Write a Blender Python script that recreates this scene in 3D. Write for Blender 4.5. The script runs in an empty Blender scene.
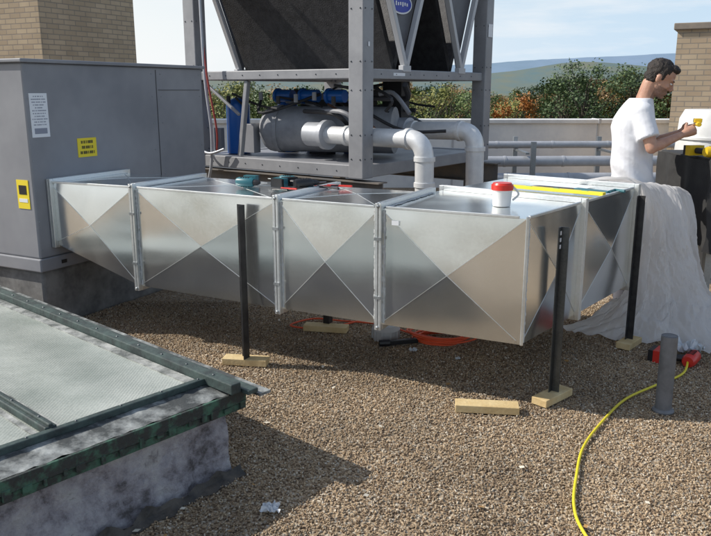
import bpy, bmesh, math, random
from mathutils import Vector, Matrix, noise
random.seed(7)
sc=bpy.context.scene
V=Vector
SUN_AZ=V((-0.96,0.10,0)).normalized(); EL=math.radians(39)
# ------------------------------------------------------------ materials
def nt(name):
    m=bpy.data.materials.new(name);m.use_nodes=True
    t=m.node_tree;return m,t,t.nodes['Principled BSDF']
def M(name,col,rough=.6,metal=0.,col2=None,scale=5.,bump=0.,bscale=40.,rough2=None,detail=4,spec=None,lo=.35,hi=.65):
    m,t,b=nt(name);N=t.nodes;L=t.links
    b.inputs['Roughness'].default_value=rough;b.inputs['Metallic'].default_value=metal
    b.inputs['Base Color'].default_value=(*col,1)
    if spec is not None:b.inputs['Specular IOR Level'].default_value=spec
    tc=N.new('ShaderNodeTexCoord')
    if col2 is not None:
        n=N.new('ShaderNodeTexNoise');n.inputs['Scale'].default_value=scale;n.inputs['Detail'].default_value=detail
        n.inputs['Roughness'].default_value=.65
        r=N.new('ShaderNodeValToRGB');r.color_ramp.elements[0].position=lo;r.color_ramp.elements[1].position=hi
        r.color_ramp.elements[0].color=(*col,1);r.color_ramp.elements[1].color=(*col2,1)
        L.new(tc.outputs['Object'],n.inputs['Vector']);L.new(n.outputs['Fac'],r.inputs['Fac']);L.new(r.outputs['Color'],b.inputs['Base Color'])
        if rough2 is not None:
            mr=N.new('ShaderNodeMapRange');mr.inputs['From Min'].default_value=.3;mr.inputs['From Max'].default_value=.7
            mr.inputs['To Min'].default_value=rough;mr.inputs['To Max'].default_value=rough2
            L.new(n.outputs['Fac'],mr.inputs['Value']);L.new(mr.outputs['Result'],b.inputs['Roughness'])
    if bump>0:
        n2=N.new('ShaderNodeTexNoise');n2.inputs['Scale'].default_value=bscale;n2.inputs['Detail'].default_value=4
        bp=N.new('ShaderNodeBump');bp.inputs['Strength'].default_value=bump;bp.inputs['Distance'].default_value=.01
        L.new(tc.outputs['Object'],n2.inputs['Vector']);L.new(n2.outputs['Fac'],bp.inputs['Height']);L.new(bp.outputs['Normal'],b.inputs['Normal'])
    return m
def galv(name,base=(.60,.64,.64),dark=(.42,.46,.46),r0=.28,r1=.5,can=.5,spang=.12):
    m,t,b=nt(name);N=t.nodes;L=t.links
    b.inputs['Metallic'].default_value=.95
    tc=N.new('ShaderNodeTexCoord')
    v=N.new('ShaderNodeTexVoronoi');v.inputs['Scale'].default_value=95
    L.new(tc.outputs['Object'],v.inputs['Vector'])
    sp=N.new('ShaderNodeSeparateColor');L.new(v.outputs['Color'],sp.inputs['Color'])
    n=N.new('ShaderNodeTexNoise');n.inputs['Scale'].default_value=1.6;n.inputs['Detail'].default_value=3;n.inputs['Roughness'].default_value=.5
    L.new(tc.outputs['Object'],n.inputs['Vector'])
    a=N.new('ShaderNodeMath');a.operation='MULTIPLY_ADD';a.inputs[1].default_value=spang
    L.new(sp.outputs[0],a.inputs[0]);L.new(n.outputs['Fac'],a.inputs[2])
    r=N.new('ShaderNodeValToRGB');r.color_ramp.elements[0].position=.3;r.color_ramp.elements[1].position=.8
    r.color_ramp.elements[0].color=(*dark,1);r.color_ramp.elements[1].color=(*base,1)
    L.new(a.outputs[0],r.inputs['Fac']);L.new(r.outputs['Color'],b.inputs['Base Color'])
    mr=N.new('ShaderNodeMapRange');mr.inputs['From Min'].default_value=.3;mr.inputs['From Max'].default_value=.8
    mr.inputs['To Min'].default_value=r0;mr.inputs['To Max'].default_value=r1
    L.new(a.outputs[0],mr.inputs['Value']);L.new(mr.outputs['Result'],b.inputs['Roughness'])
    n3=N.new('ShaderNodeTexNoise');n3.inputs['Scale'].default_value=2.4;n3.inputs['Detail'].default_value=1.5
    L.new(tc.outputs['Object'],n3.inputs['Vector'])
    bp=N.new('ShaderNodeBump');bp.inputs['Strength'].default_value=can;bp.inputs['Distance'].default_value=.02
    L.new(n3.outputs['Fac'],bp.inputs['Height'])
    L.new(bp.outputs['Normal'],b.inputs['Normal'])
    return m
def brick(name,c1,c2,mortar,ax):
    m,t,b=nt(name);N=t.nodes;L=t.links
    b.inputs['Roughness'].default_value=.9
    tc=N.new('ShaderNodeTexCoord');sx=N.new('ShaderNodeSeparateXYZ');L.new(tc.outputs['Object'],sx.inputs[0])
    d=N.new('ShaderNodeVectorMath');d.operation='DOT_PRODUCT';d.inputs[1].default_value=ax;L.new(tc.outputs['Object'],d.inputs[0])
    cb=N.new('ShaderNodeCombineXYZ');L.new(d.outputs['Value'],cb.inputs[0]);L.new(sx.outputs['Z'],cb.inputs[1])
    br=N.new('ShaderNodeTexBrick');br.inputs['Scale'].default_value=1.0
    br.inputs['Brick Width'].default_value=.21;br.inputs['Row Height'].default_value=.072;br.inputs['Mortar Size'].default_value=.007
    br.inputs['Mortar Smooth'].default_value=.2
    br.inputs['Color1'].default_value=(*c1,1);br.inputs['Color2'].default_value=(*c2,1);br.inputs['Mortar'].default_value=(*mortar,1)
    L.new(cb.outputs[0],br.inputs['Vector'])
    n=N.new('ShaderNodeTexNoise');n.inputs['Scale'].default_value=2;n.inputs['Detail'].default_value=6;L.new(tc.outputs['Object'],n.inputs['Vector'])
    mr=N.new('ShaderNodeMapRange');mr.inputs['To Min'].default_value=.7;mr.inputs['To Max'].default_value=1.25;L.new(n.outputs['Fac'],mr.inputs['Value'])
    mx=N.new('ShaderNodeVectorMath');mx.operation='SCALE';L.new(br.outputs['Color'],mx.inputs[0]);L.new(mr.outputs['Result'],mx.inputs['Scale'])
    L.new(mx.outputs[0],b.inputs['Base Color'])
    bp=N.new('ShaderNodeBump');bp.inputs['Strength'].default_value=.6;bp.inputs['Distance'].default_value=.008;bp.invert=True
    L.new(br.outputs['Fac'],bp.inputs['Height']);L.new(bp.outputs['Normal'],b.inputs['Normal'])
    return m
# ------------------------------------------------------------ mesh builder
class B:
    def __init__(s):s.v=[];s.f=[];s.m=[]
    def add(s,vs,fs,mi=0):
        o=len(s.v);s.v+=[tuple(v) for v in vs];s.f+=[tuple(i+o for i in f) for f in fs];s.m+=[mi]*len(fs);return s
    def box(s,c,x,y,z,mi=0):
        c,x,y,z=V(c),V(x),V(y),V(z)
        vs=[c+a*x+b*y+d*z for d in(-1,1) for b in(-1,1) for a in(-1,1)]
        return s.add(vs,[(0,2,3,1),(4,5,7,6),(0,1,5,4),(2,6,7,3),(0,4,6,2),(1,3,7,5)],mi)
    def abox(s,x0,x1,y0,y1,z0,z1,mi=0):
        return s.box(((x0+x1)/2,(y0+y1)/2,(z0+z1)/2),((x1-x0)/2,0,0),(0,(y1-y0)/2,0),(0,0,(z1-z0)/2),mi)
    def beam(s,p,q,w,h,up=(0,0,1),mi=0):
        p,q=V(p),V(q);d=(q-p);u=V(up);sd=d.cross(u).normalized();u2=sd.cross(d).normalized()
        return s.box((p+q)/2,d/2,sd*w/2,u2*h/2,mi)
    def tube(s,pts,rs,seg=16,mi=0,cap=True,flat=1.0,upv=None):
        pts=[V(p) for p in pts]
        if not isinstance(rs,(list,tuple)):rs=[rs]*len(pts)
        n=len(pts);vs=[];fs=[]
        t0=(pts[1]-pts[0]).normalized();u=V(upv) if upv else (V((0,0,1)) if abs(t0.z)<.9 else V((1,0,0)))
        for i,p in enumerate(pts):
            a=pts[max(i-1,0)];b=pts[min(i+1,n-1)];t=(b-a).normalized()
            sd=t.cross(u)
            if sd.length<1e-5: sd=t.orthogonal()
            sd.normalize();u=sd.cross(t).normalized()
            for k in range(seg):
                an=2*math.pi*k/seg;vs.append(p+(sd*math.cos(an)+u*math.sin(an)*flat)*rs[i])
        for i in range(n-1):
            for k in range(seg):
                k2=(k+1)%seg;fs.append((i*seg+k,i*seg+k2,(i+1)*seg+k2,(i+1)*seg+k))
        if cap:fs.append(tuple(range(seg-1,-1,-1)));fs.append(tuple((n-1)*seg+k for k in range(seg)))
        return s.add(vs,fs,mi)
    def ell(s,c,r,rot=None,seg=20,rings=12,mi=0):
        c=V(c);vs=[];fs=[];rot=rot or Matrix.Identity(3)
        for i in range(rings+1):
            th=math.pi*i/rings
            for k in range(seg):
                ph=2*math.pi*k/seg
                vs.append(c+rot@V((r[0]*math.sin(th)*math.cos(ph),r[1]*math.sin(th)*math.sin(ph),r[2]*math.cos(th))))
        for i in range(rings):
            for k in range(seg):
                k2=(k+1)%seg;fs.append((i*seg+k,(i+1)*seg+k,(i+1)*seg+k2,i*seg+k2))
        return s.add(vs,fs,mi)
    def obj(s,name,mats,parent=None,smooth=False,bevel=0,auto=None,merge=False):
        me=bpy.data.meshes.new(name);me.from_pydata(s.v,[],s.f)
        for m in (mats if isinstance(mats,(list,tuple)) else [mats]):me.materials.append(m)
        me.polygons.foreach_set('material_index',s.m)
        if merge or smooth or bevel:
            bm=bmesh.new();bm.from_mesh(me)
            if merge or smooth:bmesh.ops.remove_doubles(bm,verts=bm.verts,dist=1e-5)
            bmesh.ops.recalc_face_normals(bm,faces=bm.faces);bm.to_mesh(me);bm.free()
        if smooth:
            me.polygons.foreach_set('use_smooth',[True]*len(me.polygons))
            me.set_sharp_from_angle(angle=math.radians(40))
        o=bpy.data.objects.new(name,me);sc.collection.objects.link(o)
        if parent:o.parent=parent
        if bevel:
            md=o.modifiers.new('b','BEVEL');md.width=bevel;md.segments=2;md.limit_method='ANGLE';md.angle_limit=math.radians(50)
        return o
def E(name):
    o=bpy.data.objects.new(name,None);sc.collection.objects.link(o);return o
def smoothpath(pts,n=8):
    pts=[V(p) for p in pts];out=[]
    for i in range(len(pts)-1):
        p0=pts[max(i-1,0)];p1=pts[i];p2=pts[i+1];p3=pts[min(i+2,len(pts)-1)]
        for k in range(n):
            t=k/n;out.append(.5*((2*p1)+(p2-p0)*t+(2*p0-5*p1+4*p2-p3)*t*t+(3*p1-p0-3*p2+p3)*t**3))
    out.append(pts[-1]);return out
def arc(p0,corner,p1,n=8):
    p0,c,p1=V(p0),V(corner),V(p1)
    return [p0*(1-t)**2+c*2*t*(1-t)+p1*t*t for t in [i/n for i in range(n+1)]]
# ------------------------------------------------------------ common materials
mGal=galv('galvanized_sheet',(.92,.94,.93),(.70,.73,.73),.14,.25,.30,.07)
mGal2=galv('galvanized_flange',(.82,.84,.84),(.62,.65,.65),.35,.55)
mSeal=M('duct_sealant',(.58,.59,.58),.7,0,(.42,.44,.44),30,.4,80)
mBlackSteel=M('black_steel',(.02,.02,.023),.5,.3,(.05,.05,.05),12,.1)
mStrut=galv('strut_steel',(.45,.47,.48),(.25,.27,.28),.4,.6)
mStrutD=galv('dark_strut',(.22,.23,.24),(.10,.11,.115),.4,.6)
mPine=M('pine_block',(.68,.54,.30),.75,0,(.56,.41,.20),9,.3,60)
mGrey=M('painted_grey_steel',(.26,.265,.285),.45,0,(.21,.215,.23),3,.05,30,rough2=.6)
mGreyD=M('dark_seam',(.07,.07,.075),.6)
mACgrey=M('ac_cabinet_paint',(.275,.28,.30),.40,0,(.20,.205,.225),1.3,.06,12,rough2=.55)
mWhite=M('white_plastic',(.78,.78,.76),.4,0,(.66,.66,.64),6)
mLabelW=M('label_white',(.75,.77,.8),.5);mYel=M('label_yellow',(.85,.66,.03),.5);mBlk=M('black_plastic',(.015,.015,.017),.4)
mRed=M('red_plastic',(.6,.03,.02),.35);mTeal=M('tool_teal',(.02,.13,.16),.4);mYtool=M('tool_yellow',(.75,.5,.02),.4)
# ------------------------------------------------------------ ground / roof
def pebble_color_nodes(t,fac_socket,b,k=1.0):
    N=t.nodes;L=t.links
    r=N.new('ShaderNodeValToRGB');cr=r.color_ramp
    cols=[(0,(.115,.075,.046)),(.22,(.245,.170,.103)),(.48,(.37,.268,.165)),(.74,(.48,.365,.235)),(.90,(.37,.32,.25)),(1,(.68,.60,.48))]
    while len(cr.elements)<len(cols):cr.elements.new(.5)
    for e,(p,c) in zip(cr.elements,cols):e.position=p;e.color=(c[0]*k,c[1]*k,c[2]*k,1)
    L.new(fac_socket,r.inputs['Fac']);return r
def tone(t,vec,col,b):
    N=t.nodes;L=t.links
    nn=N.new('ShaderNodeTexNoise');nn.inputs['Scale'].default_value=1.3;nn.inputs['Detail'].default_value=3;L.new(vec,nn.inputs['Vector'])
    mr=N.new('ShaderNodeMapRange');mr.inputs['From Min'].default_value=.3;mr.inputs['From Max'].default_value=.7;mr.inputs['To Min'].default_value=.70;mr.inputs['To Max'].default_value=1.16;L.new(nn.outputs['Fac'],mr.inputs['Value'])
    sv=N.new('ShaderNodeVectorMath');sv.operation='SCALE';L.new(col,sv.inputs[0]);L.new(mr.outputs[0],sv.inputs['Scale']);L.new(sv.outputs[0],b.inputs['Base Color'])
m,t,b=nt('gravel_ground');N=t.nodes;L=t.links;mGround=m
tc=N.new('ShaderNodeTexCoord');vo=N.new('ShaderNodeTexVoronoi');vo.inputs['Scale'].default_value=90;L.new(tc.outputs['Object'],vo.inputs['Vector'])
sp=N.new('ShaderNodeSeparateColor');L.new(vo.outputs['Color'],sp.inputs[0]);r=pebble_color_nodes(t,sp.outputs[0],b,.9);tone(t,tc.outputs['Object'],r.outputs['Color'],b)
b.inputs['Roughness'].default_value=.85
bp=N.new('ShaderNodeBump');bp.inputs['Strength'].default_value=1;bp.inputs['Distance'].default_value=.008;bp.invert=True;L.new(vo.outputs['Distance'],bp.inputs['Height']);L.new(bp.outputs['Normal'],b.inputs['Normal'])
m,t,b=nt('pebble');N=t.nodes;L=t.links;mPeb=m
oi=N.new('ShaderNodeObjectInfo');r=pebble_color_nodes(t,oi.outputs['Random'],b)
ge=N.new('ShaderNodeNewGeometry');tone(t,ge.outputs['Position'],r.outputs['Color'],b)
b.inputs['Roughness'].default_value=.8
g=B();g.abox(-22,22,-8,13,-9.5,0);roof=g.obj('roof_building',[mGround])
g=B()
g.add([(-2.4,1.8,.0),(2.6,1.8,.0),(3.3,5.6,.0),(-2.9,5.6,.0)],[(0,1,2,3)])
gr=g.obj('gravel',[mPeb]);gr.location.z=.003
ng=bpy.data.node_groups.new('scatter','GeometryNodeTree')
ng.interface.new_socket('Geometry',in_out='INPUT',socket_type='NodeSocketGeometry');ng.interface.new_socket('Geometry',in_out='OUTPUT',socket_type='NodeSocketGeometry')
N=ng.nodes;L=ng.links;gi=N.new('NodeGroupInput');go=N.new('NodeGroupOutput')
dp=N.new('GeometryNodeDistributePointsOnFaces');dp.inputs['Density'].default_value=7600;L.new(gi.outputs[0],dp.inputs['Mesh'])
ico=N.new('GeometryNodeMeshIcoSphere');ico.inputs['Radius'].default_value=.0048;ico.inputs['Subdivisions'].default_value=1
ss=N.new('GeometryNodeSetShadeSmooth');L.new(ico.outputs[0],ss.inputs[0])
sm=N.new('GeometryNodeSetMaterial');sm.inputs['Material'].default_value=mPeb;L.new(ss.outputs[0],sm.inputs[0])
ip=N.new('GeometryNodeInstanceOnPoints');L.new(dp.outputs['Points'],ip.inputs['Points']);L.new(sm.outputs[0],ip.inputs['Instance'])
rv=N.new('FunctionNodeRandomValue');rv.data_type='FLOAT_VECTOR';rv.inputs[0].default_value=(0,0,0);rv.inputs[1].default_value=(6.28,6.28,6.28);L.new(rv.outputs[0],ip.inputs['Rotation'])
rs=N.new('FunctionNodeRandomValue');rs.data_type='FLOAT_VECTOR';rs.inputs[0].default_value=(.45,.5,.4);rs.inputs[1].default_value=(1.9,1.35,1.0);rs.inputs['Seed'].default_value=5;L.new(rs.outputs[0],ip.inputs['Scale'])
L.new(ip.outputs[0],go.inputs[0])
md=gr.modifiers.new('s','NODES');md.node_group=ng
g=B();rd=random.Random(21)
for k in range(90):
    x,y=rd.uniform(-1.6,2.6),rd.uniform(2.3,5.2);s=rd.uniform(.008,.02);a=rd.uniform(0,6.28);d=V((math.cos(a),math.sin(a),rd.uniform(-.3,.3)))*s;e_=V((-math.sin(a),math.cos(a),rd.uniform(-.4,.4)))*s*.6;c=V((x,y,.017))
    g.add([c-d,c+e_,c+d,c-e_],[(0,1,2),(0,2,3)],k%2)
g.obj('fallen_leaves',[M('dry_leaf',(.35,.2,.07),.8),M('pale_crumb',(.6,.55,.45),.8)])
# terrain, hills
mTer=M('terrain_vegetation',(.045,.065,.02),.9,0,(.12,.11,.04),.05)
g=B();g.add([(-9000,-3000,-9),(9000,-3000,-9),(9000,9000,-9),(-9000,9000,-9)],[(0,1,2,3)]);g.obj('ground_terrain',[mTer])
def ridge(name,Y,prof,mat,seed,depth=700):
    g=B();n=240;x0,x1=-1.2*Y,1.2*Y;vs=[];fs=[]
    for i in range(n+1):
        x=x0+(x1-x0)*i/n;h=prof(x/Y)+noise.noise(V((i*.11,seed,0)))*Y*.0022+noise.noise(V((i*.7,seed,3)))*Y*.0006
        vs+=[(x,Y,-9),(x,Y+depth*.5,max(h,-8)),(x,Y+depth,-9)]
    for i in range(n):
        a=i*3;fs+=[(a,a+3,a+4,a+1),(a+1,a+4,a+5,a+2)]
    g.add(vs,fs);return g.obj(name,[mat],smooth=True)
mH1=M('hill_far_hazed',(.19,.27,.38),1,0,(.15,.23,.31),.004);mH2=M('hill_near_hazed',(.09,.15,.16),1,0,(.15,.16,.11),.01)  # blue distance haze is mixed into the ridge colours
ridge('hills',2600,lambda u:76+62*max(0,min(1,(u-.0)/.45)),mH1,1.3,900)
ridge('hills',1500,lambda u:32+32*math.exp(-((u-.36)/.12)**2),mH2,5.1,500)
# ------------------------------------------------------------ trees
def leafmat(name,c1,c2):
    m,t,b=nt(name);N=t.nodes;L=t.links
    at=N.new('ShaderNodeAttribute');at.attribute_name='lv'
    r=N.new('ShaderNodeValToRGB');r.color_ramp.elements[0].color=(*c1,1);r.color_ramp.elements[1].color=(*c2,1)
    L.new(at.outputs['Fac'],r.inputs['Fac']);L.new(r.outputs['Color'],b.inputs['Base Color'])
    b.inputs['Roughness'].default_value=.6
    return m
LM=[leafmat('leaf_green',(.04,.08,.02),(.15,.20,.05)),leafmat('leaf_darkgreen',(.035,.065,.022),(.10,.15,.045)),
    leafmat('leaf_yellowgreen',(.10,.13,.025),(.28,.26,.06)),leafmat('leaf_orange',(.28,.10,.03),(.50,.22,.06)),leafmat('leaf_rust',(.13,.09,.03),(.28,.17,.06))]
mBark=M('bark',(.05,.04,.03),.9,0,(.08,.065,.05),5)
def treemesh(seed,H,R,mat):
    rd=random.Random(seed);g=B()
    g.tube(smoothpath([(0,0,0),(.15,.1,H*.3),(0,.2,H*.6),(.1,0,H*.85)],5),[.28*(1-i/18) for i in range(16)],8,0)
    cl=[]
    for i in range(30):
        a=rd.uniform(0,6.28);h=rd.uniform(.35,.97);rr=R*math.sqrt(max(0,1-((h-.62)/.42)**2))*rd.uniform(.35,1)
        p=V((math.cos(a)*rr,math.sin(a)*rr,H*h));cl.append((p,rd.uniform(.55,1.25)*R*.27))
        g.tube([(0,0,H*(h*.6)),p*.6+V((0,0,H*h*.25)),p],[.09,.05,.02],5,0)
    lv=[0.]*len(g.f)
    for c,r in cl:
        base=rd.uniform(0,1)
        for k in range(150):
            d=V((rd.gauss(0,1),rd.gauss(0,1),rd.gauss(0,.75)));d=d.normalized()*r*rd.uniform(.4,1.15)
            p=c+d;s=rd.uniform(.08,.17);u=V((rd.gauss(0,1),rd.gauss(0,1),rd.gauss(0,1))).normalized();w=u.orthogonal().normalized()
            g.add([p-u*s,p+w*s*.7,p+u*s,p-w*s*.7],[(0,1,2,3)],1);lv.append(min(1,max(0,.55*base+.45*rd.random())))
    me=bpy.data.meshes.new('tree');me.from_pydata(g.v,[],g.f);me.materials.append(mBark);me.materials.append(mat)
    me.polygons.foreach_set('material_index',g.m)
    at=me.attributes.new('lv','FLOAT','FACE');at.data.foreach_set('value',lv);return me
TM=[treemesh(1,11,3.8,LM[0]),treemesh(2,12,4.4,LM[1]),treemesh(3,10,3.4,LM[2]),treemesh(4,10,3.2,LM[3]),treemesh(5,10.5,3.8,LM[4]),treemesh(6,11.5,4.4,LM[1])]
dt=E('distant_trees')
def tree(x,y,k,s):
    o=bpy.data.objects.new('tree_%d'%len(dt.children),TM[k]);sc.collection.objects.link(o);o.parent=dt
    o.location=(x,y,-9);o.scale=(s,s,s);o.rotation_euler[2]=random.uniform(0,6.28)
HT=[11,12,10,10,10.5,11.5]
def tp(u,y,k,vtop):
    y*=1.6;tree((u-355.5)/750/1.035*y,y,k,(10.6+vtop*y)/HT[k]/.99)
for u,y,k,s in [(487,62,0,-.006),(505,55,2,-.018),(520,50,3,-.016),(534,60,3,-.008),(552,58,1,.008),(566,52,1,.014),(588,50,1,.032),(606,56,5,.020),(622,54,4,.004),(640,52,2,.020),(655,50,5,.030),(672,49,0,.02),(700,48,4,.02),(720,52,1,.02),
    (498,76,4,-.008),(514,80,0,-.006),(528,80,2,-.002),(544,80,1,.002),(575,84,0,.020),(600,90,4,.012),(630,86,1,.006),(645,86,0,.02),(596,62,0,.012),(558,64,4,-.006),(206,50,0,.0),(222,46,2,.004),(243,55,1,.01),(268,50,0,0),(290,52,4,0),(320,50,0,.01),(345,56,2,0),(390,50,1,0),(412,54,0,.004),(430,49,2,.0),(452,52,0,.004),(470,58,4,.0),(180,52,1,.01),(232,60,4,-.004),(400,60,4,.006),(440,62,1,.006),(460,66,0,.002)]:tp(u,y,k,s)
for i in range(110):
    y=random.uniform(135,340);k=random.choice((0,1,1,2,4,5,0));tree(random.uniform(-.5,.6)*y,y,k,(10.6+random.uniform(-.014,-.002)*y)/HT[k])
# ------------------------------------------------------------ brick buildings, parapet
D=V((.889,-.458,0));Nn=V((.458,.889,0))
mBr1=brick('tan_brick_a',(.50,.39,.27),(.40,.31,.21),(.28,.24,.19),tuple(Nn));mBr1Shade=brick('tan_brick_shade',(.36,.29,.20),(.28,.22,.15),(.2,.17,.14),tuple(D))  # second brick is the first one darkened: left face's shade put into its colour
mBr2=brick('tan_brick_c',(.50,.40,.28),(.42,.32,.22),(.30,.26,.21),tuple(D));mCop=M('coping',(.30,.25,.2),.8,0,(.22,.19,.16),6)
def brickbox(name,c,d1,l1,d2,l2,h,m1,m2,cop=False):
    e=E(name);c=V(c);g=B();a,b_,c_,d_=c,c+d1*l1,c+d1*l1+d2*l2,c+d2*l2;Z=V((0,0,h))
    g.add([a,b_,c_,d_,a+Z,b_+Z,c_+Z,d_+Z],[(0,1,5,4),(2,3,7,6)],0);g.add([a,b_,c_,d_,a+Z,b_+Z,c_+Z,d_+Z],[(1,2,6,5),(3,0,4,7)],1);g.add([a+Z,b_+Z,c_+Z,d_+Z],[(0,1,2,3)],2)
    g.obj('walls',[m1,m2,mCop],e,merge=True)
    if cop:
        g=B();o=.05;a2=a-d1*o-d2*o+Z;g.box(a2+d1*(l1/2+o)+d2*(l2/2+o)+V((0,0,.045)),d1*(l1/2+o),d2*(l2/2+o),V((0,0,.045)));g.obj('coping',[mCop],e,bevel=.01)
    return e
brickbox('brick_penthouse',(-4.42,11.0,0),Nn,1.87,-D,4,5.5,mBr1,mBr1Shade,True)
brickbox('brick_penthouse',(4.52,11.0,0),D,3.2,Nn,1.5,2.42,mBr2,mBr1,True)
g=B();g.abox(-22,22,12.6,12.9,0,1.06);mPar=M('parapet_membrane',(.66,.67,.68),.8,0,(.80,.80,.78),2.2,.5,6)
pe=E('parapet_wall');g.obj('wall',[mPar],pe);g=B();g.abox(-22,22,12.55,12.95,1.063,1.13);g.obj('coping',[M('metal_coping',(.78,.78,.76),.5,0,(.64,.64,.63),4)],pe,bevel=.01)
g=B()
for k in range(18):g.abox(-20+k*2.4,-19.97+k*2.4,12.588,12.6,.0,1.06)
for k in range(14):g.abox(-20+k*3.0,-19.96+k*3.0,12.54,12.955,1.06,1.137)
g.obj('membrane_seams',[M('seam_grey',(.5,.5,.5),.8)],pe)
# ------------------------------------------------------------ AC unit
ac=E('rooftop_ac_unit');C0=V((-2.10,4.88,0));L1,L2=1.78,2.4;z0,z1=.50,1.77
g=B();c=C0+Nn*L1/2-D*L2/2;g.box(c+V((0,0,(z0+z1)/2)),Nn*L1/2,D*L2/2,V((0,0,(z1-z0)/2)));g.obj('cabinet',[mACgrey],ac,bevel=.012)
g=B();g.box(c+V((0,0,z1+.012)),Nn*(L1/2+.025),D*(L2/2+.025),V((0,0,.012)));g.obj('top_panel',[mACgrey],ac,bevel=.006)
g=B();g.box(c+V((0,0,.455)),Nn*(L1/2+.012),D*(L2/2+.012),V((0,0,.045)));g.obj('base_rail',[mACgrey],ac,bevel=.008)
g=B()
for s in (.18,.42):
    p=C0+Nn*s+D*.0165+V((0,0,.455));g.box(p,Nn*.022,D*.0015,V((0,0,.012)))
g.obj('rail_holes',[mBlk],ac)
g=B()
def acp(s,z,off=.002):return C0+Nn*s+D*off+V((0,0,z))
for s in (1.22,):g.box(acp(s,1.13),Nn*.0025,D*.0015,V((0,0,.62)))
g.box(acp(1.49,1.60),Nn*.25,D*.0015,V((0,0,.0022)));g.obj('panel_seams',[mGreyD],ac)
g=B()
for s in (.02,1.17,1.27,1.74):
    for z in (.56,.75,.95,1.15,1.35,1.55,1.72):g.ell(acp(s,z,.0),(.005,.005,.005),seg=6,rings=4)
g.obj('screws',[mStrut],ac)
g=B();g.box(acp(.48,1.21),Nn*.085,D*.002,V((0,0,.065)),0)
rd=random.Random(8)
def words(g,s0,z,total,h,mi):
    s=s0-total/2
    while s<s0+total/2-.004:
        w=rd.uniform(.005,.010);g.box(acp(s+w/2,z,.0045),Nn*w/2,D*.0005,V((0,0,h)),mi);s+=w+rd.choice((.003,.003,.008))
for k,w in enumerate((.11,.10,.13)):words(g,.48,1.248-k*.036,w,.010,1)
g.box(acp(.10,1.44),Nn*.07,D*.002,V((0,0,.14)),2)
for k in range(11):words(g,.10,1.56-k*.018,rd.uniform(.06,.12),.0035,3)
g.box(acp(.10,1.34,.0045),Nn*.05,D*.0005,V((0,0,.018)),3)
lf=C0-D*.10-Nn*.002
g.box(lf+V((0,0,.93)),D*.055,Nn*.002,V((0,0,.095)),0);g.box(lf-Nn*.003+V((0,0,.96)),D*.035,Nn*.001,V((0,0,.03)),1);g.box(lf-Nn*.003+V((0,0,.89)),D*.04,Nn*.001,V((0,0,.012)),2)
g.obj('labels',[mYel,mBlk,mLabelW,M('print_grey',(.25,.27,.33),.6)],ac)
g=B()
g.box(c+V((0,0,.2)),Nn*(L1/2-.03),D*(L2/2-.03),V((0,0,.205)));g.obj('roof_curb',[M('curb_membrane',(.09,.09,.09),.8,0,(.22,.22,.215),5,.4,10)],ac,bevel=.02)
# ------------------------------------------------------------ duct
du=E('galvanized_air_duct')
zt,zb=1.0,.366
P=[V((-2.04,4.99,0)),V((-1.398,4.707,0)),V((-.438,4.185,0)),V((.130,3.886,0)),V((.820,3.542,0)),V((1.240,4.064,0)),V((1.761,4.707,0))]
Pb=[V((-1.724,5.592,0)),V((-1.082,5.309,0)),V((-.122,4.787,0)),V((.457,4.50,0))];S2=V((.55,4.62,0));P7=V((1.072,5.266,0))
creases=[]
def panel(g,a,b_,c,d,out,r=.028):
    a,b_,c,d=V(a),V(b_),V(c),V(d);m_=(a+b_+c+d)/4+V(out)*r
    g.add([a,b_,c,d,m_],[(0,1,4),(1,2,4),(2,3,4),(3,0,4)])
    for q in (a,b_,c,d):creases.append((q.lerp(m_,.06)+V(out)*.0006,m_+V(out)*.0006,V(out)))
def up(p,z):return V((p.x,p.y,z))
g=B();zb0=.593
fo=-Nn;so=V((.78,-.62,0))
bots=[zb0,zb,zb,zb,zb]
for i in range(4):panel(g,up(P[i],bots[i]),up(P[i+1],bots[i+1]),up(P[i+1],zt),up(P[i],zt),fo)
for a,b_ in ((4,5),(5,6)):panel(g,up(P[a],zb),up(P[b_],zb),up(P[b_],zt),up(P[a],zt),so)
panel(g,up(P[6],zb),up(P7,zb),up(P7,zt),up(P[6],zt),(.63,.78,0))
panel(g,up(P7,zb),up(S2,zb),up(S2,zt),up(P7,zt),-so)
Pbb=[Pb[0],Pb[1],Pb[2],Pb[3]]
for i in range(3):panel(g,up(Pbb[i+1],bots[i+1]),up(Pbb[i],bots[i]),up(Pbb[i],zt),up(Pbb[i+1],zt),Nn)
for i in range(3):
    panel(g,up(P[i],zt),up(P[i+1],zt),up(Pbb[i+1],zt),up(Pbb[i],zt),(0,0,1),.014)
    panel(g,up(Pbb[i],bots[i]),up(Pbb[i+1],bots[i+1]),up(P[i+1],bots[i+1]),up(P[i],bots[i]),(0,0,-1),.012)
for z in (zt,zb):
    g.add([up(P[3],z),up(P[4],z),up(P[5],z),up(S2,z),up(Pb[3],z)],[(0,1,2,3,4)])
    g.add([up(P[5],z),up(P[6],z),up(P7,z),up(S2,z)],[(0,1,2,3)])
g.obj('sheet_panels',[mGal],du)
g=B()
for a,b_,o_ in creases:g.beam(a,b_,.0036,.0014,up=tuple(o_))
g.obj('crease_ribs',[mGal2],du)
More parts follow.
